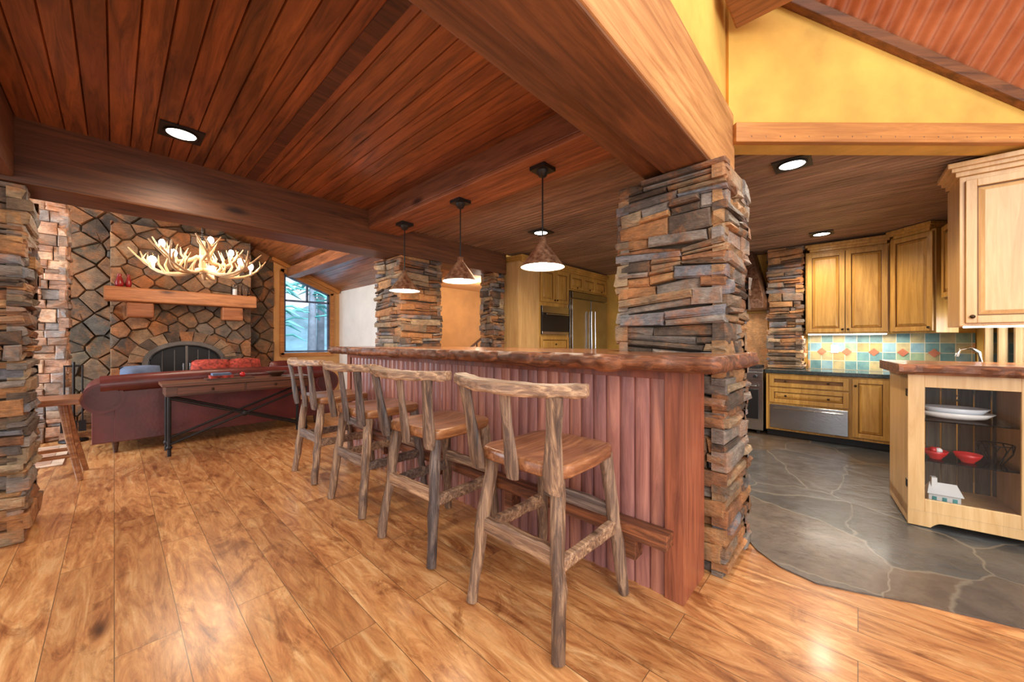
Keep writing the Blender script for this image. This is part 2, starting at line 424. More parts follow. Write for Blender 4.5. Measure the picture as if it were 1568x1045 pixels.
mb = MB(); mb.box(-.03, 3.4, 0, .12, 2.408, 4.6, M_yellow); mb.build('wall_upper_kitchen', loc=DL, rot=AD)
mb = MB(); mb.box(-.01, 3.4, -.045, -.001, 2.405, 2.525, M_trimO); mb.build('trim_kitchen_header', .006, loc=DL, rot=AD)
mb = MB()
zr = lambda s_: 3.38-.42*s_
vs = []
for za in (0, .075):
    vs += [(0, -.05, zr(0)+za), (3.4, -.05, zr(3.4)+za), (3.4, -.001, zr(3.4)+za), (0, -.001, zr(0)+za)]
mb.add(vs, [(0, 3, 2, 1), (4, 5, 6, 7), (0, 1, 5, 4), (1, 2, 6, 5), (2, 3, 7, 6), (3, 0, 4, 7)], M_beamX, (1.1, 1.0, .9))
mb.build('trim_rake', .006, loc=DL, rot=AD)
mb = MB()
N = 340; vs = []; fs = []
for i in range(N+1):
    s_ = -.3+3.7*i/N; w = .016*math.cos(2*math.pi*s_/.085)
    vs += [(s_, -.02, zr(s_)+.085+w), (s_-.25, -1.5, zr(s_)+.085+w+1.5)]
    if i < N: fs.append((2*i, 2*i+2, 2*i+3, 2*i+1))
mb.add(vs, fs, M_corrc, smooth=True); mb.build('ceiling_vault', loc=DL, rot=AD)
mb = MB(); mb.box(2.28, 2.56, -2.5, .54, 3.08, 3.34, M_beamY, (1.1, 1.05, 1)); mb.build('ceiling_beam_vault', .012)

def pillar(x0, x1, y0, y1, z0, z1, name='stone_pillar', **k):
    mb = MB(); stones(mb, x0, x1, y0, y1, z0, z1, **k); return mb.build(name)
pillar(2.12, 2.60, .50, 1.06, 0, 2.134)
pillar(2.12, 2.62, 3.62, 4.15, 0, 2.134)
pillar(3.52, 3.71, 3.64, 3.86, 0, 2.134, wr=(.08, .2))
pillar(-1.05, -.38, 3.66, 4.12, 0, 2.134)
pillar(5.95, 6.22, .53, .86, .845, 2.41)
pillar(-.72, -.40, 7.0, 7.35, 0, 2.9, name='stone_column', pal=PALB, hr=(.09, .18), wr=(.14, .3), wav=.005)

# living-room walls
mb = MB()
mb.box(-3.2, 2.08, 8.27, 8.5, 0, 5, M_mortar)
fieldstone(mb, -1.2, 2.08, 0, 3.9, 8.2, .34, asp=.5)
mb.build('wall_fireplace', keep=True)
mb = MB()
mb.box(2.08, 2.24, 8.2, 8.4, 0, 3.3, M_tan); mb.box(3.14, 3.42, 8.2, 8.4, 0, 3.3, M_tan)
mb.box(2.24, 3.14, 8.2, 8.4, 0, .95, M_tan)
mb.add([(2.24, 8.2, 2.55), (3.14, 8.2, 2.18), (3.14, 8.2, 3), (2.24, 8.2, 3), (2.24, 8.4, 2.55), (3.14, 8.4, 2.18), (3.14, 8.4, 3), (2.24, 8.4, 3)],
       [(0, 1, 2, 3), (4, 5, 6, 7), (0, 1, 5, 4)], M_tan)
mb.build('wall_back', keep=True)
mb = MB()
def bar3(mb, a, b, w, d, mat, col=(1, 1, 1)):
    A = Vector(a); B = Vector(b); t_ = (B-A).normalized(); n_ = Vector((-t_.z, 0, t_.x))*w/2; dy = Vector((0, d, 0))
    vs = [A-n_, B-n_, B+n_, A+n_, A-n_+dy, B-n_+dy, B+n_+dy, A+n_+dy]
    mb.add(vs, [(0, 1, 2, 3), (4, 5, 6, 7), (0, 1, 5, 4), (1, 2, 6, 5), (2, 3, 7, 6), (3, 0, 4, 7)], mat, col)
Y = 8.16
bar3(mb, (2.2, Y, .93), (3.18, Y, .93), .07, .1, M_trimO); bar3(mb, (2.22, Y, .93), (2.22, Y, 2.6), .07, .1, M_trimO)
bar3(mb, (3.16, Y, .93), (3.16, Y, 2.2), .07, .1, M_trimO); bar3(mb, (2.2, Y, 2.59), (3.18, Y, 2.19), .07, .1, M_trimO)
for a, b in [((2.28, 8.22, .99), (3.12, 8.22, .99)), ((2.28, 8.22, .99), (2.28, 8.22, 2.5)), ((3.1, 8.22, .99), (3.1, 8.22, 2.18)), ((2.26, 8.22, 2.51), (3.12, 8.22, 2.16)),
             ((2.28, 8.22, 2.0), (3.12, 8.22, 2.0)), ((2.69, 8.22, 2.0), (2.69, 8.22, 2.33))]:
    bar3(mb, a, b, .035, .04, M_blue)
mb.add([(2.26, 8.26, .95), (3.12, 8.26, .95), (3.12, 8.26, 2.17), (2.26, 8.26, 2.52)], [(0, 1, 2, 3)], M_glass)
mb.build('window_1', keep=True)
mb = MB(); bar3(mb, (2.05, 8.1, 2.80), (3.30, 8.1, 2.27), .12, .1, M_trimO); mb.build('trim_gable', .005)
mb = MB(); mb.box(3.32, 3.45, 6.2, 8.2, 0, 2.6, M_white); mb.build('wall_right_living', keep=True)
mb = MB(); mb.box(3.45, 6.5, 6.2, 6.3, 0, 2.6, M_tan); mb.build('wall_hall', keep=True)
mb = MB(); x = -3.2
while x < 3.4:
    z = lambda X: 3.66-.42*X
    mb.add([(x, 3.98, z(x)), (x+.105, 3.98, z(x+.105)), (x+.105, 8.3, z(x+.105)), (x, 8.3, z(x)), (x, 3.98, z(x)+.03), (x+.105, 3.98, z(x+.105)+.03), (x+.105, 8.3, z(x+.105)+.03), (x, 8.3, z(x)+.03)],
           [(0, 1, 2, 3), (4, 5, 6, 7), (0, 1, 5, 4), (2, 3, 7, 6), (1, 2, 6, 5), (3, 0, 4, 7)], M_ceil, g(.15, 1.1)); x += .11
mb.build('ceiling_living', keep=True)
mb = MB(); mb.box(3.4, 6.4, 3.98, 6.2, 2.3, 2.35, M_tan); mb.build('ceiling_hall', keep=True)
mb = MB(); mb.box(-3.2, 2.0, 3.75, 3.95, 2.6, 5, M_tan); mb.build('wall_upper_living', keep=True)
mb = MB(); mb.box(2.3, 2.5, 4.16, 8.15, 2.45, 2.63, M_beamY, (1.2, 1.1, 1)); mb.build('ceiling_beam_gable', .01)

# kitchen walls
mb = MB(); mb.box(6.25, 6.4, -1.0, 3.98, 0, 2.6, M_yellow); mb.build('wall_kitchen_back', keep=True)
mb = MB(); mb.box(3.78, 6.25, 3.99, 4.1, 0, 2.6, M_yellow); mb.build('wall_kitchen_left', keep=True)
mb = MB(); mb.box(4.2, 6.25, -1.0, -.92, 0, .93, M_yellow); mb.box(4.2, 6.25, -1.0, -.92, 1.5, 2.42, M_yellow)
mb.box(5.95, 6.25, -1.0, -.92, .93, 1.5, M_yellow); mb.box(4.2, 4.45, -1.0, -.92, .93, 1.5, M_yellow); mb.build('wall_kitchen_right', keep=True)
mb = MB()
for a in (4.45, 4.93, 5.42, 5.90): mb.box(a, a+.05, -.98, -.925, .935, 1.495, M_cabL)
mb.box(4.45, 5.95, -.98, -.925, .935, .98, M_cabL); mb.box(4.45, 5.95, -.98, -.925, 1.45, 1.495, M_cabL)
mb.box(4.5, 5.9, -.955, -.95, .98, 1.45, M_glass); mb.build('window_2', keep=True)

# ------------------------------------------------------------------ bar
mb = MB()
mb.box(1.785, 2.06, .60, 4.10, 0, 1.062, M_post, (.7, .7, .7))
y = .66
TN = [(1.0, .92, .98), (1.18, 1.08, 1.0), (.84, .80, .92), (1.08, .98, .96), (.92, .88, .98), (1.25, 1.12, .98)]
i = 0
while y < 4.05:
    y1 = min(y+.078, 4.05); cc = TN[(i*5+R.randint(0, 1)) % 6]; i += 1
    sec = [(y, 1.781), (y+.006, 1.770), (y+.02, 1.766), ((y+y1)/2, 1.764), (y1-.02, 1.766), (y1-.006, 1.770), (y1, 1.781)]
    vs = [(b, a, 0) for a, b in sec]+[(b, a, 1.062) for a, b in sec]
    mb.add(vs, [(q, q+1, 8+q, 7+q) for q in range(6)], M_board, cc, True)
    y = y1
mb.box(1.752, 1.80, .575, .66, 0, 1.062, M_post); mb.box(1.8005, 2.06, .575, .5995, 0, 1.062, M_post, (1.05, 1, 1))
mb.box(1.752, 1.80, 4.05, 4.12, 0, 1.062, M_post)
mb.box(1.757, 1.79, .66, 4.05, 1.02, 1.062, M_post, (.8, .75, .75))
mb.box(1.665, 1.757, .62, 4.0, .262, .325, M_bark, (1.1, 1.05, 1))
for y in (.8, 1.6, 2.4, 3.2, 3.9): mb.box(1.68, 1.757, y-.03, y+.03, .16, .262, M_bark)
mb.box(1.745, 1.762, 1.86, 1.93, .42, .53, M_black)
mb.build('breakfast_bar', .003)
# live-edge slab
mb = MB()
fr_ = []
k = 260
for i in range(k+1):
    y = 4.22-(4.22-.42)*i/k
    x = 1.585+.04*noise.noise(Vector((y*1.7, 3.1, 0)))+.03*noise.noise(Vector((y*7, 0, 0)))+.014*noise.noise(Vector((y*20, 4, 0)))
    fr_.append((x, y))
near = [(1.61+.74*i/30, .395+.035*noise.noise(Vector((i*.33, 7, 0)))) for i in range(31)]
poly = fr_+near+[(2.36, .444), (2.05, .446), (2.05, 1.11), (2.55, 1.12), (2.55, 3.56), (2.05, 3.56), (2.05, 4.22)]
nn = len(poly); lay = []
LV = [(1.065, .04), (1.076, .008), (1.10, -.008), (1.122, -.002), (1.134, .006), (1.139, .022)]
for li, (z, d) in enumerate(LV):
    for i, (x, y) in enumerate(poly):
        wz = 0 if (li > 3 or i >= k+32) else (3-li)/3*.02*min(0, noise.noise(Vector((y*5, x*5, 1))))*(0 if x > 1.74 else 1)
        if i < k+1: lay.append((x+d+.03*noise.noise(Vector((y*14, li*.9, 5)))*(li < 5), y, z+wz))
        elif i < k+1+31: lay.append((x, y+d*.6+.016*noise.noise(Vector((x*16, li*.9, 8)))*(li < 5), z+wz))
        else: lay.append((x, y, z))
nl = len(LV)
fs = [(l*nn+i, l*nn+(i+1) % nn, (l+1)*nn+(i+1) % nn, (l+1)*nn+i) for l in range(nl-1) for i in range(nn)]
mb.add(lay, fs, M_bark, smooth=True)
mb.add(lay[:nn], [tuple(range(nn))[::-1]], M_bark); mb.add(lay[-nn:], [tuple(range(nn))], M_slab)
mb.build('live_edge_countertop')

# ------------------------------------------------------------------ bar stools
def stool(x, y, rot, seed):
    global R
    old = R; R = random.Random(seed)
    mb = MB()
    def tone():
        return R.choice([(1.0, .98, .96), (.66, .70, .80), (1.25, 1.2, 1.1), (.56, .62, .76), (.85, .78, .7)])
    def pole(a, b, r0, r1, mat=M_stoolZ, n=7, flat=1):
        A = Vector(a); B = Vector(b); pts = []; rr = []
        for i in range(9):
            q = i/8; p = A.lerp(B, q)+Vector((R.uniform(-1, 1), R.uniform(-1, 1), R.uniform(-1, 1)))*.0045*(0 < i < 8)
            pts.append(p); rr.append((r0+(r1-r0)*q)*R.uniform(.92, 1.08))
        mb.tube(pts, rr, mat, n, flat, tone(), True, jit=.09)
    legs = {}
    for sx in (-1, 1):
        for sy in (-1, 1):
            foot = (sx*.262, sy*.243, 0.004); top = (sx*.185, sy*.185, .675); legs[(sx, sy)] = (Vector(foot), Vector(top))
            pole(foot, top, .027, .034)
    def on(k_, z): a, b = legs[k_]; return a.lerp(b, z/.675)
    for a, b, z, hw, hh in [((-1, -1), (-1, 1), .36, .018, .036), ((1, -1), (1, 1), .40, .018, .034), ((-1, -1), (1, -1), .33, .018, .030), ((-1, 1), (1, 1), .33, .018, .030)]:
        A, B = on(a, z), on(b, z)
        mb.board([A.lerp(B, q/6)+Vector((0, 0, R.uniform(-.003, .003))) for q in range(7)], [hw]*7, [hh*R.uniform(.88, 1.08) for _ in range(7)], M_stoolY, tone())
    out = []
    for i in range(40):
        a = 2*math.pi*i/40; c_, s_ = math.cos(a), math.sin(a); e = .28
        px = math.copysign(abs(c_)**e, c_)*.238; py = math.copysign(abs(s_)**e, s_)*(.24-.015*(px > 0))
        out.append((px+R.uniform(-.003, .003), py+R.uniform(-.003, .003)))
    rings = [(.93, .655), (1, .666), (1, .706), (.965, .716), (.8, .712), (.5, .701), (.2, .699)]
    vs = []
    for k_, z in rings: vs += [(a*k_, b*k_, z) for a, b in out]
    m = 40
    mb.add(vs, [(l*m+i, l*m+(i+1) % m, (l+1)*m+(i+1) % m, (l+1)*m+i) for l in range(len(rings)-1) for i in range(m)]+[tuple(range(m))[::-1], tuple(range(6*m, 7*m))], M_seat, g(.08), True)
    for yy, w in ((-.225, .046), (0, .036), (.225, .042)):
        b0 = Vector((-.250, yy*.93, .625)); b1 = Vector((-.300, yy*1.12, 1.0)); c_ = tone()
        pts = [b0.lerp(b1, q) for q in (0, .15, .35, .6, .85, 1)]
        mb.tube(pts, [w*.95, w*1.1, w*1.0, w*.82, w*.85, w*.9], M_stoolZ, 8, .48, c_, True, up=(1, 0, .15), jit=.08)
    pts = []; hw = []; hh = []
    for i in range(17):
        q = -1+i/8; pts.append((-.318+.08*q*q, q*.355, 1.012+R.uniform(-.002, .002)+.008*q*q)); hw.append((.050-.012*abs(q))*R.uniform(.93, 1.05)); hh.append(.024*R.uniform(.9, 1.1))
    mb.board(pts, hw, hh, M_stoolY, (1.3, 1.25, 1.15), .04)
    mb.build('bar_stool', .004, 2, loc=(x, y, 0.001), rot=rot)
    R = old
stool(1.385, 1.055, 0, 1); stool(1.39, 1.90, .05, 2); stool(1.395, 2.70, .03, 3); stool(1.40, 3.56, .0, 4)

# ------------------------------------------------------------------ pendants & downlights
def light(kind, name, loc, e, col=(1, .85, .65), size=.1, rot=None, sy=None, spot=None):
    d = bpy.data.lights.new(name, kind); d.energy = e; d.color = col
    if kind == 'AREA':
        d.size = size
        if sy: d.shape = 'RECTANGLE'; d.size_y = sy
    elif kind == 'SPOT': d.spot_size = spot or 2.4; d.spot_blend = .8; d.shadow_soft_size = size
    else: d.shadow_soft_size = size
    o = bpy.data.objects.new(name, d); o.location = loc
    if rot: o.rotation_euler = rot
    scene.collection.objects.link(o); return o
for i, y in enumerate((1.50, 2.34, 3.18)):
    mb = MB(); x = 1.9
    mb.box(x-.06, x+.06, y-.06, y+.06, 2.305, 2.33, M_black); mb.lathe((x, y, 2.26), [(.0, 0), (.025, .01), (.04, .045)], M_black)
    mb.tube([(x, y, 2.3), (x, y, 1.86)], .005, M_black)
    mb.lathe((x, y, 1.68), [(0, .20), (.022, .195), (.024, .16), (.138, .008), (.142, 0)], M_shade, 40)
    mb.lathe((x, y, 1.68), [(.142, 0), (.135, .004), (.020, .155), (0, .156)], M_cream, 40)
    mb.ball((x, y, 1.735), .04, M_bulb)
    mb.tube([(x, y, 1.84), (x, y, 1.77)], .016, M_cream)
    mb.build('pendant_light')
    light('POINT', 'pendant_lamp', (x, y, 1.66), 9, size=.05)
def can(x, y, z, e):
    mb = MB()
    mb.M = frame((x, y, z), .0)
    mb.box(-.105, .105, -.105, .105, -.008, 0, M_black)
    mb.lathe((0, 0, -.008), [(0.082, 0), (.086, -.006), (.078, -.008), (.072, -.003)], M_black, 32)
    mb.lathe((0, 0, -.010), [(0, -.002), (.072, 0)], M_can, 32)
    mb.build('recessed_downlight')
    light('SPOT', 'downlight_lamp', (x, y, z-.04), e, size=.07, spot=2.7)
can(.29, 3.13, 2.518, 65); can(3.17, .33, 2.418, 80); can(5.45, .30, 2.418, 80); can(3.25, 2.59, 2.418, 65); can(4.7, 1.7, 2.418, 65)

# ------------------------------------------------------------------ kitchen
def door(mb, x0, x1, z0, z1, mat, knob=None, y=0):
    f = .052
    mb.box(x0+.003, x1-.003, y-.006, y, z0+.003, z1-.003, M_groove)
    mb.box(x0+.004, x0+f, y-.024, y-.006, z0+.004, z1-.004, mat); mb.box(x1-f, x1-.004, y-.024, y-.006, z0+.004, z1-.004, mat)
    mb.box(x0+f, x1-f, y-.024, y-.006, z0+.004, z0+f, mat); mb.box(x0+f, x1-f, y-.024, y-.006, z1-f, z1-.004, mat)
    a, b, c, d = x0+f+.008, x1-f-.008, z0+f+.008, z1-f-.008; i = .025
    if b-a > .06 and d-c > .06:
        mb.add([(a, y-.006, c), (b, y-.006, c), (b, y-.006, d), (a, y-.006, d), (a+i, y-.02, c+i), (b-i, y-.02, c+i), (b-i, y-.02, d-i), (a+i, y-.02, d-i)],
               [(0, 1, 5, 4), (1, 2, 6, 5), (2, 3, 7, 6), (3, 0, 4, 7), (4, 5, 6, 7)], mat)
    if knob: mb.ball((knob[0], y-.037, knob[1]), .013, M_brass)
def crown(mb, x0, x1, z0, mat, d=.3):
    for k_, (o, h) in enumerate([(.02, 0), (.04, .03), (.06, .055)]):
        mb.box(x0-o, x1+o, -o, d, z0+h, z0+h+.032, mat)
mb = MB(); mb.M = frame((5.93, .48, 0), FX)
mb.box(0, .74, 0, .31, 1.286, 2.30, M_cab); door(mb, .01, .37, 1.30, 2.28, M_cab, (.345, 1.34)); door(mb, .37, .73, 1.30, 2.28, M_cab, (.395, 1.34)); crown(mb, .06, .70, 2.30, M_cab)
mb.box(.02, .72, .05, .09, 1.274, 1.286, M_led)
mb.build('upper_cabinet', .003)
mb = MB(); mb.M = frame((5.92, -.268, 0), FX-.75)
mb.box(0, .42, .0, .25, 1.286, 2.34, M_cab, (.95, .95, .95)); door(mb, .01, .41, 1.30, 2.32, M_cab, (.38, 1.34)); crown(mb, .06, .36, 2.325, M_cab, .2)
mb.build('corner_cabinet', .003)
mb = MB(); mb.M = frame((5.56, -.60, 0), FX-1.4)
mb.box(0, .6, .02, .22, 1.6, 2.34, M_cab, (.9, .9, .88)); door(mb, .01, .3, 1.62, 2.32, M_cab, y=.02); door(mb, .3, .59, 1.62, 2.32, M_cab, y=.02)
mb.build('upper_cabinet', .003)
mb = MB(); mb.M = frame((3.88, -.50, 0), FX+.03)
mb.box(0, .82, 0, .36, 1.30, 2.30, M_cabL); door(mb, .02, .40, 1.315, 2.27, M_cabL, (.05, 1.36)); door(mb, .42, .80, 1.315, 2.27, M_cabL, (.77, 1.36)); crown(mb, 0, .82, 2.30, M_cabL)
mb.box(.03, .79, .04, .10, 1.29, 1.30, M_led)
mb.build('hanging_cabinet', .003)
mb = MB(); mb.M = frame((5.65, .85, 0), FX)
mb.box(0, 1.12, .05, .58, 0.01, .09, M_black); mb.box(0, 1.12, 0, .58, .09, .795, M_cab)
mb.box(0, .02, -.02, 0, .09, .795, M_cab)
door(mb, .03, .78, .63, .78, M_cab, (.2, .705)); mb.ball((.6, -.037, .705), .013, M_brass)
door(mb, .03, .78, .43, .62, M_cab, (.2, .525)); mb.ball((.6, -.037, .525), .013, M_brass)
mb.box(.04, .77, -.03, 0, .12, .41, M_steel); mb.tube([(.08, -.055, .37), (.73, -.055, .37)], .009, M_chrome)
door(mb, .80, 1.10, .12, .78, M_cab, (.83, .70))
mb.build('base_cabinet', .003)
mb = MB(); mb.M = frame((5.65, -.285, 0), FX-.6)
mb.box(0.02, .5, .05, .35, 0.01, .09, M_black); mb.box(0.01, .5, 0, .35, .09, .795, M_cab, (.9, .9, .9)); door(mb, .04, .46, .12, .78, M_cab, (.08, .7))
mb.build('base_cabinet', .003)
mb = MB()
mb.prism([(5.615, .86), (5.615, -.29), (5.25, -.62), (4.4, -.62), (4.4, -.9), (6.24, -.9), (6.24, .86)], .80, .84, M_counter); mb.build('kitchen_countertop', .006)
mb = MB(); mb.M = frame((5.18, -.655, 0), math.pi)
mb.box(0, .75, 0, .25, 0.01, .795, M_cab, (.9, .9, .88)); door(mb, .02, .37, .12, .78, M_cab, (.34, .7)); door(mb, .37, .73, .12, .78, M_cab, (.4, .7)); mb.build('sink_cabinet', .003)
mb = MB(); mb.box(6.225, 6.249, -.91, .48, .842, 1.285, M_tile)
for y in (.34, .10, -.14, -.38, -.62):
    mb.M = Matrix.Translation((6.222, y, 1.066)) @ Matrix.Rotation(math.pi/4, 4, 'X'); mb.box(-.004, .004, -.034, .034, -.034, .034, M_rust)
    mb.M = Matrix.Identity(4)
mb.box(6.215, 6.226, .18, .25, 1.05, 1.15, M_cream)
mb.build('tile_backsplash')
light('AREA', 'under_cabinet_lamp', (6.0, .1, 1.26), 14, (1, .93, .8), size=.1, sy=1.0)
light('AREA', 'under_cabinet_lamp', (4.05, -.9, 1.28), 4, (1, .93, .8), size=.1, sy=.7)
mb = MB(); mb.tube([(5.25, -.8, .842), (5.25, -.8, 1.0), (5.25, -.79, 1.1), (5.25, -.74, 1.14), (5.25, -.68, 1.12), (5.25, -.66, 1.06)], .013, M_chrome); mb.lathe((5.25, -.8, .842), [(.03, 0), (.03, .02), (.015, .03)], M_chrome)
mb.tube([(5.25, -.8, .9), (5.34, -.8, .95)], .008, M_chrome); mb.build('sink_faucet')
mb = MB(); mb.M = frame((5.62, 1.64, 0), FX)
mb.box(0, .76, 0, .6, .06, .84, M_steel); mb.box(.05, .71, -.015, 0, .2, .58, M_black); mb.tube([(.06, -.06, .63), (.70, -.06, .63)], .014, M_chrome)
mb.box(0, .76, -.03, 0, .70, .80, M_steel)
for i in range(6): mb.tube([(.08+i*.12, -.03, .75), (.08+i*.12, -.07, .75)], .02, M_black, 12)
for i in range(3):
    for q in range(4): mb.box(.06+i*.23, .24+i*.23, .08+q*.12, .095+q*.12, .84, .875, M_iron)
for a in (.04, .68): mb.box(a, a+.04, .04, .08, 0.009, .06, M_black)
mb.build('kitchen_range', .004)
mb = MB(); mb.M = frame((5.62, 1.68, 0), FX)
vs = [(0, 0, 1.62), (.80, 0, 1.62), (.80, .6, 1.62), (0, .6, 1.62), (0, 0, 1.74), (.80, 0, 1.74), (.80, .6, 1.74), (0, .6, 1.74), (.2, .25, 2.41), (.64, .25, 2.41), (.64, .6, 2.41), (.2, .6, 2.41)]
mb.add(vs, [(0, 1, 5, 4), (1, 2, 6, 5), (2, 3, 7, 6), (3, 0, 4, 7), (4, 5, 9, 8), (5, 6, 10, 9), (6, 7, 11, 10), (7, 4, 8, 11), (0, 3, 2, 1), (8, 9, 10, 11)], M_shade, (.4, .35, .35))
mb.build('range_hood', .004)
light('AREA', 'hood_lamp', (5.9, 1.25, 1.6), 5, (1, .9, .72), size=.2, sy=.5)
mb = MB(); mb.box(6.225, 6.249, .92, 2.3, .842, 1.6, M_stone, s2l((170, 126, 84))); mb.build('stone_backsplash')
mb = MB(); mb.M = frame((5.65, 3.30, 0), FX)
mb.box(0, 1.62, .05, .58, .01, .09, M_black); mb.box(0, 1.62, 0, .58, .09, .795, M_cab); mb.box(-.0, 1.62, -.03, .59, .80, .84, M_counter)
for i in range(3): door(mb, .02+i*.53, .53+i*.53, .12, .78, M_cab, (.08+i*.53, .7))
mb.build('base_cabinet', .003)
mb = MB(); mb.M = frame((3.78, 3.40, 0), 0)
mb.box(0, .44, 0, .58, .01, 2.30, M_cabL, (.9, .85, .75)); mb.box(.44, 1.2, 0, .58, .01, 2.30, M_cab)
door(mb, .46, .82, 1.78, 2.28, M_cab, (.79, 1.82)); door(mb, .82, 1.18, 1.78, 2.28, M_cab, (.85, 1.82))
mb.box(.48, 1.16, -.03, 0, 1.30, 1.72, M_black); mb.box(.48, 1.16, -.035, -.03, 1.62, 1.72, M_steel); mb.box(.48, 1.16, -.035, -.03, 1.30, 1.34, M_steel); mb.tube([(.54, -.07, 1.60), (1.1, -.07, 1.60)], .01, M_chrome)
door(mb, .46, 1.18, 1.02, 1.27, M_cab, (.82, 1.15)); door(mb, .46, .82, .12, 1.0, M_cab, (.79, .9)); door(mb, .82, 1.18, .12, 1.0, M_cab, (.85, .9))
crown(mb, .06, 2.36, 2.30, M_cab)
mb.box(1.2, 2.42, 0, .58, 2.02, 2.30, M_cab)
for i in range(3): door(mb, 1.22+i*.39, 1.61+i*.39, 2.04, 2.28, M_cab, (1.41+i*.39, 2.07))
mb.box(2.36, 2.42, 0, .58, .01, 2.02, M_cab)
mb.build('oven_cabinet', .003)
mb = MB(); mb.M = frame((5.0, 3.36, 0), 0)
mb.box(0, 1.13, 0.03, .6, .01, 2.01, M_steel, (.8, .8, .8)); mb.box(.005, .55, -.02, .03, .1, 1.88, M_steel); mb.box(.57, 1.12, -.02, .03, .1, 1.88, M_steel)
mb.box(.005, 1.12, -.02, .03, 1.90, 2.0, M_steel, (.7, .7, .7))
mb.tube([(.50, -.07, .5), (.50, -.07, 1.7)], .013, M_chrome); mb.tube([(.62, -.07, .5), (.62, -.07, 1.7)], .013, M_chrome)
mb.build('refrigerator', .005)

# glass display cabinet (near, right)
mb = MB(); AG = FX+.10
mb.M = frame((3.54, -.235, 0), AG); W = 1.06; D = .55
mb.box(0, .03, 0, D, .02, .985, M_cabL); mb.box(W-.03, W, 0, D, .02, .985, M_cabL); mb.box(0, W, 0, D, .06, .13, M_cabL); mb.box(0, W, 0, D, .955, .985, M_cabL)
mb.box(W/2-.015, W/2+.015, .0, D, .13, .955, M_cabL)
for i in range(13): mb.box(.03+i*.078, .03+i*.078+.070, D-.02, D-.005, .13, .955, M_bead, g(.2))
sc = [(0, .015), (.10, .015)]+[(.10+.05*q/4, .015+.035*math.sin(q/4*math.pi/2)) for q in range(5)]+[(W-.15+.05*q/4, .015+.035*math.cos(q/4*math.pi/2)) for q in range(5)]+[(W, .015), (W, .11), (0, .11)]
nS = len(sc); mb.add([(a, -.02, b) for a, b in sc]+[(a, .0, b) for a, b in sc], [tuple(range(nS)), tuple(range(nS, 2*nS))]+[(i, (i+1) % nS, nS+(i+1) % nS, nS+i) for i in range(nS)], M_cabL)
for (a, b) in ((.0, .53), (.53, W)):
    f = .075
    mb.box(a, a+f, -.022, 0, .11, .985, M_cabL); mb.box(b-f, b, -.022, 0, .11, .985, M_cabL)
    mb.box(a+f, b-f, -.022, 0, .11, .19, M_cabL); mb.box(a+f, b-f, -.022, 0, .905, .985, M_cabL)
    mb.box(a+f, b-f, -.012, -.008, .19, .905, M_glass)
for z in (.42, .68): mb.box(.03, W-.03, .03, D-.03, z, z+.008, M_glass)
mb.ball((.50, -.035, .55), .013, M_brass)
for z in (.25, .84): mb.box(-.004, .0, -.02, .02, z, z+.05, M_black)
mb.build('display_cabinet', .003)
T = frame((3.54, -.235, 0), AG)
mb = MB(); mb.M = T
poly = []
for i in range(60):
    y0 = -.085+.03*noise.noise(Vector((i*.3, 2, 2))); poly.append((-.05+1.25*i/59, y0))
poly += [(1.2, .60), (-.05, .60)]
nn = len(poly); lay = []
for li, (z, d) in enumerate(((.987, .02), (1.005, 0), (1.035, -.004), (1.052, .012))):
    lay += [(x, y+((d+.012*noise.noise(Vector((x*14, li, 3)))) if i < 60 else 0), z) for i, (x, y) in enumerate(poly)]
mb.add(lay, [(l*nn+i, l*nn+(i+1) % nn, (l+1)*nn+(i+1) % nn, (l+1)*nn+i) for l in range(3) for i in range(nn)]+[tuple(range(nn))[::-1]], M_bark)
mb.add(lay[-nn:], [tuple(range(nn))], M_slab)
mb.build('display_cabinet_top')
def bowl(c, r, h, mat, name='bowl'):
    mb = MB(); mb.M = T; mb.lathe(c, [(0, 0), (r*.45, 0), (r*.5, .008), (r*.85, h*.6), (r, h), (r*.95, h), (r*.8, h*.6), (r*.4, .015), (0, .012)], mat); return mb.build(name)
bowl((.15, .12, .4285), .058, .055, M_red); bowl((.29, .13, .4285), .062, .055, M_red)
mb = MB(); mb.M = T
for i in range(4): mb.ball((.15+.022*(i % 2)-.01, .12+.022*(i//2)-.01, .485), .018, M_cream if i == 1 else M_red)
mb.build('strawberries')
mb = MB(); mb.M = T
mb.lathe((0, 0, 0), [(0, .0), (.05, .0), (.09, .012), (.115, .045), (.108, .045), (.08, .018), (0, .012)], M_cream)
mb.lathe((0, 0, 0.02), [(0, .0), (.05, .0), (.08, .02), (.10, .055), (.095, .055), (0, .022)], M_cream, col=(.8, .85, .95))
for v in range(len(mb.v)):
    p = T.inverted() @ Vector(mb.v[v]); mb.v[v] = tuple(T @ Vector((p.x*1.5+.25, p.y+.2, p.z+.69)))
mb.build('serving_platter')
mb = MB(); mb.M = T
mb.box(.12, .26, .12, .20, .131, .20, M_cream); mb.add([(.11, .10, .20), (.27, .10, .20), (.27, .21, .20), (.11, .21, .20), (.13, .155, .265), (.25, .155, .265)], [(0, 1, 5, 4), (2, 3, 4, 5), (1, 2, 5), (3, 0, 4), (0, 3, 2, 1)], M_cream)
mb.box(.135, .16, .13, .17, .22, .30, M_cream)
for a in (.135, .18, .225): mb.box(a, a+.02, .117, .12, .15, .18, M_leaf)
mb.build('ceramic_house')
mb = MB(); mb.M = T
for i in range(10):
    a = i*math.pi/5; mb.tube([(.42+.03*math.cos(a), .2+.03*math.sin(a), .43), (.42+.07*math.cos(a), .2+.07*math.sin(a), .50), (.42+.075*math.cos(a+.3), .2+.075*math.sin(a+.3), .55)], .003, M_iron, 5)
mb.tube([(.42+.075*math.cos(i*.3), .2+.075*math.sin(i*.3), .55) for i in range(22)], .004, M_iron, 5)
mb.build('wire_basket')
mb = MB(); vs = []; fs = []
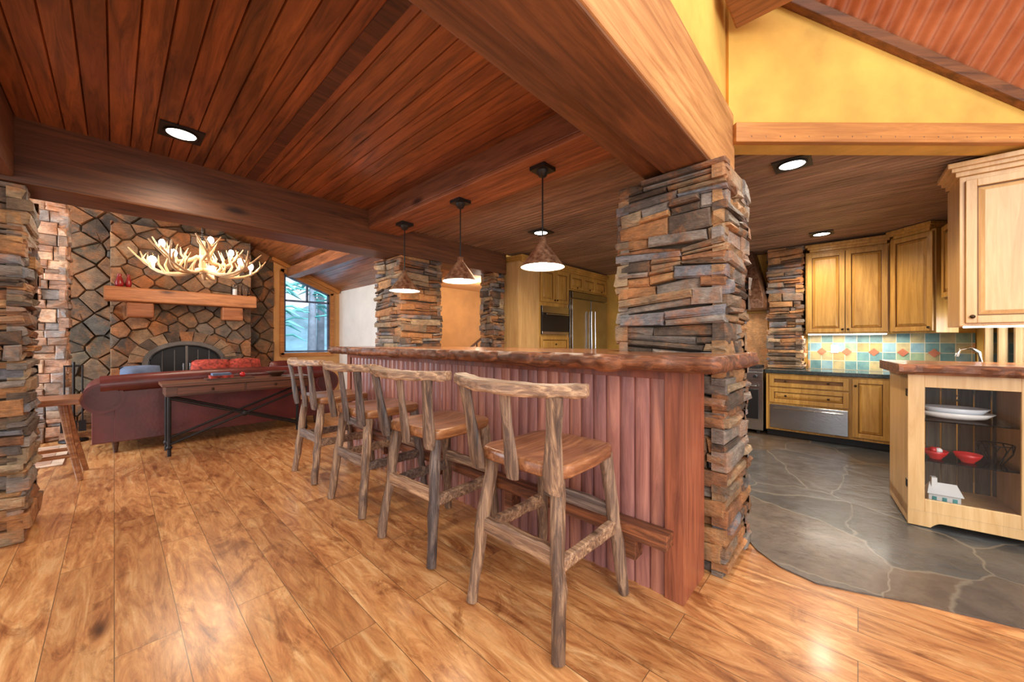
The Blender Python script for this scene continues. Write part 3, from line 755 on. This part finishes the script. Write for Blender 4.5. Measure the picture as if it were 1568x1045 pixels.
for i in range(9):
    for j in range(9): vs.append((5.42+.02*math.sin(i*1.3), -.34-.14*i/8, .46+.30*j/8))
for i in range(8):
    for j in range(8): fs.append((i*9+j, (i+1)*9+j, (i+1)*9+j+1, i*9+j+1))
mb.add(vs, fs, M_cloth, smooth=True); mb.tube([(5.42, -.32, .76), (5.42, -.50, .76)], .007, M_chrome); o = mb.build('dish_towel')

# ------------------------------------------------------------------ living room
mb = MB()
hole = lambda cx, cz: (abs(cx-.78) < .42 and cz < 1.0) or (cz >= .85 and math.hypot((cx-.78)/.60, (cz-.85)/.42) < 1)
BR = [(156, 124, 94), (128, 104, 82), (166, 138, 108), (122, 110, 98), (172, 122, 82), (102, 86, 72)]
mb.box(-.02, 1.62, 7.9, 8.1, 0, 2.92, M_mortar)
fieldstone(mb, -.04, 1.64, 0, 2.92, 7.84, .30, pal=BR, hole=hole, asp=.48)
for i in range(11):
    a0 = math.pi*i/11+.01; a1 = math.pi*(i+1)/11-.01
    def q(a, r, y): return (.78+(.50+r)*math.cos(a), y, .88+(.32+r)*math.sin(a))
    vs = [q(a0, 0, 7.76), q(a1, 0, 7.76), q(a1, .15, 7.76), q(a0, .15, 7.76), q(a0, 0, 7.86), q(a1, 0, 7.86), q(a1, .15, 7.86), q(a0, .15, 7.86)]
    mb.add(vs, [(0, 1, 2, 3), (4, 5, 6, 7), (0, 1, 5, 4), (1, 2, 6, 5), (2, 3, 7, 6), (3, 0, 4, 7)], M_stone, rc(BR))
def arch(rx, rz, x0, n_=16): return [(x0, .35)]+[(.78-rx*math.cos(a*math.pi/n_), .88+rz*math.sin(a*math.pi/n_)) for a in range(n_+1)]+[(1.56-x0, .35)]
oa, ia = arch(.50, .32, .28), arch(.42, .25, .36); na = len(oa)
mb.add([(a, 7.77, b) for a, b in oa]+[(a, 7.77, b) for a, b in ia], [(i, i+1, na+i+1, na+i) for i in range(na-1)], M_grate)
mb.add([(a, 7.80, b) for a, b in oa], [tuple(range(na))], M_black)
mb.tube([(a, 7.76, b) for a, b in ia], .014, M_iron, 6)
mb.box(.765, .795, 7.75, 7.78, .35, 1.13, M_grate)
for a in (.50, .64, .92, 1.06): mb.tube([(a, 7.775, .35), (a, 7.775, 1.06)], .006, M_grate, 6)
mb.tube([(.74, 7.74, .70), (.74, 7.74, .85)], .01, M_chrome); mb.tube([(.82, 7.74, .70), (.82, 7.74, .85)], .01, M_chrome)
mb.box(-.2, 1.9, 7.35, 7.84, 0, .34, M_stone, s2l((132, 114, 96)))
mb.build('stone_fireplace')
mb = MB(); mb.box(-.10, 1.66, 7.50, 7.75, 1.76, 1.96, M_mantel)
mb.box(.12, .40, 7.56, 7.75, 1.54, 1.759, M_mantel, (.8, .7, .65)); mb.box(1.20, 1.48, 7.56, 7.75, 1.54, 1.759, M_mantel, (.8, .7, .65)); mb.build('mantel_beam', .02)
mb = MB()
for i, (a, r_) in enumerate(((.05, .05), (.14, .035))): mb.lathe((a, 7.65, 1.961), [(0, 0), (r_*.7, 0), (r_, .06), (r_*.6, .13), (r_*.4, .16), (r_*.5, .19)], M_red, col=(.5, .8, .9))
mb.build('mantel_vases')
mb = MB(); mb.tube([(1.38, 7.65, 1.965), (1.38, 7.65, 2.14)], .05, M_glass, 16); mb.tube([(1.38, 7.65, 1.965), (1.38, 7.65, 2.07)], .03, M_cream, 16); mb.lathe((1.52, 7.65, 1.961), [(0, 0), (.05, 0), (.05, .16), (.03, .2)], M_glass); mb.build('mantel_candles')
mb = MB(); mb.lathe((-.33, 6.85, .001), [(0, 0), (.12, 0), (.12, .02), (.02, .03)], M_iron); mb.tube([(-.33, 6.85, 0.02), (-.33, 6.85, .95)], .012, M_iron)
mb.tube([(-.41, 6.85, .9), (-.25, 6.85, .9)], .01, M_iron)
for a in (-.40, -.33, -.26): mb.tube([(a, 6.81, .9), (a, 6.81, .2)], .008, M_iron); mb.box(a-.03, a+.03, 6.80, 6.83, .12, .25, M_iron)
mb.build('fireplace_tools')
# sofa (back toward camera)
mb = MB(); SX0, SX1, SY0, SY1 = -.02, 2.10, 5.78, 6.72
mb.box(SX0, SX1, SY0+.04, SY1, .12, .42, M_leather)
mb.box(SX0+.02, SX1-.02, SY0, SY0+.24, .12, .76, M_leather)
mb.tube([(SX0-.08+(SX1-SX0+.16)*i/12, SY0+.04, .735+.03*math.sin(i/12*math.pi)) for i in range(13)], .095, M_leather, 16, 1)
for x in (SX0-.06, SX1+.06):
    mb.tube([(x, SY0-.02, .60), (x, SY1+.05, .60)], .16, M_leather, 24); mb.box(x-.08, x+.12, SY0+.02, SY1+.03, .12, .56, M_leather)
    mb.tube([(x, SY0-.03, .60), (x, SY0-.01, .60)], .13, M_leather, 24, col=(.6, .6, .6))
for i in range(3): mb.box(SX0+.12+i*.63, SX0+.73+i*.63, SY0+.26, SY1+.03, .42, .55, M_leather)
for x in (SX0+.03, SX1-.08):
    for y in (SY0+.07, SY1-.08): mb.tube([(x, y, 0.001), (x, y, .12)], [.018, .03], M_dark)
mb.build('leather_sofa', .03, 3)
def pillow(x, y, z, mat, rz, sx=.24, nm='throw_pillow'):
    mb = MB(); N_ = 12; vs = []
    for sgn in (-1, 1):
        for i in range(N_+1):
            for j in range(N_+1):
                u, v = 2*i/N_-1, 2*j/N_-1; th = .07*(1-u**4)*(1-v**4)
                vs.append((u*sx*(1-.06*v*v), sgn*th, v*sx*(1-.06*u*u)))
    fs = []
    for q in range(2):
        o_ = q*(N_+1)**2
        for i in range(N_):
            for j in range(N_): fs.append((o_+i*(N_+1)+j, o_+(i+1)*(N_+1)+j, o_+(i+1)*(N_+1)+j+1, o_+i*(N_+1)+j+1))
    mb.M = Matrix.Translation((x, y, z)) @ Matrix.Rotation(rz, 4, 'Z') @ Matrix.Rotation(-.2, 4, 'X'); mb.add(vs, fs, mat, smooth=True); mb.build(nm)
pillow(.22, 6.19, .735, M_blue, .2, .18); pillow(.86, 6.19, .765, M_pillow, -.1, .20); pillow(1.24, 6.21, .765, M_pillow, .15, .20); pillow(1.7, 6.19, .735, M_leather, .1, .18)
# console table
mb = MB(); CX0, CX1, CY0, CY1 = .36, 1.72, 5.20, 5.58
mb.box(CX0-.03, CX1+.03, CY0-.03, CY1+.03, .725, .757, M_dark, (1.7, 1.5, 1.3)); mb.box(CX0, CX1, CY0, CY1, .62, .725, M_dark, (1.3, 1.2, 1.1))
for a in (.45, 1.05): mb.box(a, a+.58, CY0-.012, CY0, .635, .715, M_dark, (1.8, 1.5, 1.3)); mb.ball((a+.29, CY0-.025, .675), .014, M_brass)
for x in (CX0+.03, CX1-.03):
    for y in (CY0+.03, CY1-.03): mb.tube([(x, y, .001), (x, y, .62)], .017, M_iron, 8); mb.ball((x, y, .09), .026, M_iron)
    mb.tube([(x, CY0+.03, .1), (x, CY1-.03, .1)], .01, M_iron)
xm = (CX0+CX1)/2
for y in (CY0+.03, CY1-.03):
    mb.tube([(CX0+.03, y, .12), (xm, y, .36), (CX1-.03, y, .60)], .013, M_iron); mb.tube([(CX0+.03, y, .60), (xm, y, .36), (CX1-.03, y, .12)], .013, M_iron)
mb.ball((xm, CY0+.03, .36), .035, M_iron, (1, .5, 1))
mb.build('console_table', .004)
mb = MB(); mb.box(.7, 1.15, 5.28, 5.50, .758, .775, M_dark); mb.box(.74, .95, 5.32, 5.47, .775, .805, M_pillow); mb.box(.76, .93, 5.33, 5.46, .805, .83, M_blue); mb.ball((1.05, 5.4, .80), .03, M_red); mb.build('book_tray')
mb = MB(); mb.lathe((1.4, 5.4, .758), [(0, 0), (.05, 0), (.1, .05), (.12, .06), (.09, .05), (0, .02)], M_dark); mb.build('decor_bowl')
mb = MB(); mb.box(-2.2, -.34, 5.6, 6.65, .0005, .012, M_rug); mb.box(-2.12, -.42, 5.68, 6.57, .012, .014, M_rug, (.75, .6, .55)); mb.box(-2.0, -.54, 5.8, 6.45, .014, .016, M_rug, (1.1, 1.05, 1)); mb.build('area_rug')
mb = MB()
mb.box(-1.1, -.20, 4.85, 5.30, .66, .71, M_seat, (.9, .8, .75))
for x, y, dx, dy in ((-.3, 5.2, .12, .05), (-.3, 4.95, .1, -.05), (-1.0, 5.2, -.05, .05), (-1.0, 4.95, -.05, -.05)):
    mb.tube([(x+dx, y+dy, .001), (x+dx*.4, y+dy*.4, .35), (x, y, .66)], [.022, .026, .03], M_seat, 8, jit=.06)
mb.tube([(-1.02, 5.22, .22), (-.23, 5.24, .22)], .018, M_seat); mb.tube([(-1.02, 4.93, .22), (-.24, 4.92, .22)], .018, M_seat)
mb.tube([(-.23, 5.24, .26), (-.24, 4.92, .26)], .016, M_seat)
mb.build('rustic_side_table', .008)
mb = MB(); mb.box(-1.3, -.42, 7.5, 7.8, .36, .42, M_dark); mb.box(-1.2, -1.1, 7.55, 7.75, .001, .36, M_dark); mb.box(-.56, -.48, 7.55, 7.75, .001, .36, M_dark); mb.build('hearth_bench', .01)
# antler chandelier
def antler(mb, c, ang, L=.62, z0=0, lift=.28, sgn=1):
    ca, sa = math.cos(ang), math.sin(ang)
    def P(r, t_, z): return (c[0]+r*ca-t_*sa, c[1]+r*sa+t_*ca, c[2]+z0+z)
    main = [P(.04+L*q, sgn*.18*math.sin(q*2.4), -.06-.10*math.sin(q*math.pi*.9)+lift*q**2.4) for q in [i/9 for i in range(10)]]
    mb.tube(main, [.027-.020*i/9 for i in range(10)], M_antler, 8, jit=.05)
    for q, h, o_ in ((.3, .15, .04), (.5, .2, .05), (.7, .18, .03), (.85, .13, -.05)):
        i = int(q*9); b = Vector(main[i])
        mb.tube([b, b+Vector((ca*.03-sa*o_, sa*.03+ca*o_, h*.5)), b+Vector((ca*.0-sa*o_*1.6, sa*.0+ca*o_*1.6, h))], [.015, .011, .003], M_antler, 7)
    return main
mb = MB(); C = (.74, 5.9, 2.13); bulbs = []
for i in range(9):
    m = antler(mb, C, i*2*math.pi/9+.2, .62, 0, .24, 1 if i % 2 else -1); b = Vector(m[6])+Vector((0, 0, .05)); bulbs.append(b)
for i in range(6):
    m = antler(mb, C, i*math.pi/3, .40, .16, .22, -1 if i % 2 else 1)
    if i % 2: bulbs.append(Vector(m[7])+Vector((0, 0, .05)))
mb.tube([(C[0], C[1], C[2]-.1), (C[0], C[1], C[2]+.3)], .03, M_antler)
z_ = C[2]+.3
while z_ < 3.26: mb.tube([(C[0], C[1], z_), (C[0], C[1], z_+.035)], .012, M_iron, 6); mb.tube([(C[0], C[1], z_+.03), (C[0], C[1], z_+.06)], .006, M_iron, 6); z_ += .055
for b in bulbs:
    mb.tube([b-Vector((0, 0, .05)), b+Vector((0, 0, .03))], .014, M_cream, 8); mb.ball(b+Vector((0, 0, .055)), .03, M_bulb, (1, 1, 1.4), 8)
mb.build('antler_chandelier')
light('POINT', 'chandelier_lamp', (C[0], C[1], C[2]+.22), 90, size=.35)
mb = MB(); mb.tube([(4.3, 5.6, .75), (5.4, 5.6, 1.45)], .025, M_dark)
for i in range(6): x = 4.4+i*.19; mb.tube([(x, 5.6, .001), (x, 5.6, .80+(x-4.35)*.63)], .012, M_iron)
mb.build('stair_railing')
light('POINT', 'hall_fill', (4.6, 5.0, 2.1), 32, (1, .9, .75), size=.15)  # added fill to brighten the hall wall, no fixture here

# outside
mb = MB(); vs = []; fs = []
for i in range(21):
    for j in range(11): vs.append((-2+i*.7, 10.5+j*.9, -.6+j*.35+.5*noise.noise(Vector((i*.5, j*.5, 1)))))
for i in range(20):
    for j in range(10): fs.append((i*11+j, (i+1)*11+j, (i+1)*11+j+1, i*11+j+1))
mb.add(vs, fs, M_snowy); mb.build('hillside', keep=True)
def conifer(x, y, h):
    mb = MB(); zb = -.6+(y-10.5)*.39
    mb.tube([(x, y, zb-.3), (x+.05, y, zb+h*.5), (x, y, zb+h)], [.14, .1, .02], M_trunk, 8)
    for i in range(60):
        z = zb+h*(.3+.68*i/60); r = (1-i/64)*1.0*R.uniform(.6, 1.1); a = R.uniform(0, 6.28)
        mb.tube([(x, y, z), (x+r*.5*math.cos(a), y+r*.5*math.sin(a), z+.05), (x+r*math.cos(a), y+r*math.sin(a), z-.15)], [.02, .09, .01], M_leaf, 5, .4)
    mb.build('conifer_tree')
for x, y, h in ((3.0, 11.6, 5), (4.1, 12.2, 6), (3.6, 13.8, 7), (5.0, 14, 7), (2.2, 13.5, 6.5), (5.9, 13, 6)): conifer(x, y, h)
light('AREA', 'fill_outdoor', (3.2, 9.2, 4.5), 700, (.7, .9, 1), 3, rot=(math.radians(50), 0, 0))  # added fill aimed at the trees to brighten the window view

# ------------------------------------------------------------------ lights / world / camera
light('AREA', 'fill_behind_camera', (-1.2, -2.4, 2.4), 180, (1, .96, .9), 3.0, rot=(math.radians(70), 0, math.radians(-30)))  # added fill behind the camera, imitates unseen windows
light('AREA', 'fill_overhead', (1.4, -1.6, 4.3), 85, (1, .95, .87), 2.6, rot=(math.radians(22), 0, math.radians(-40)))  # added high fill behind the camera, no skylight is modelled
light('AREA', 'daylight_living', (-2.9, 6.2, 1.8), 240, (.82, .92, 1), 2.2, rot=(0, math.radians(-90), 0))
light('AREA', 'daylight_sink_window', (5.2, -1.15, 1.22), 16, (.85, .92, 1), 1.2, rot=(math.radians(90), 0, 0), sy=.45)
w = bpy.data.worlds.new('World'); scene.world = w; w.use_nodes = True
w.node_tree.nodes['Background'].inputs[0].default_value = (.86, .93, 1, 1); w.node_tree.nodes['Background'].inputs[1].default_value = 1.2
cam = bpy.data.cameras.new('camera'); co = bpy.data.objects.new('camera', cam); scene.collection.objects.link(co)
cam.sensor_width = 36; cam.lens = 36*568/1568; cam.clip_start = .02
co.location = (0, 0, 1.2); co.rotation_euler = (math.pi/2, 0, math.radians(43-90))
scene.camera = co
scene.view_settings.view_transform = 'Standard'
scene.view_settings.exposure = 0
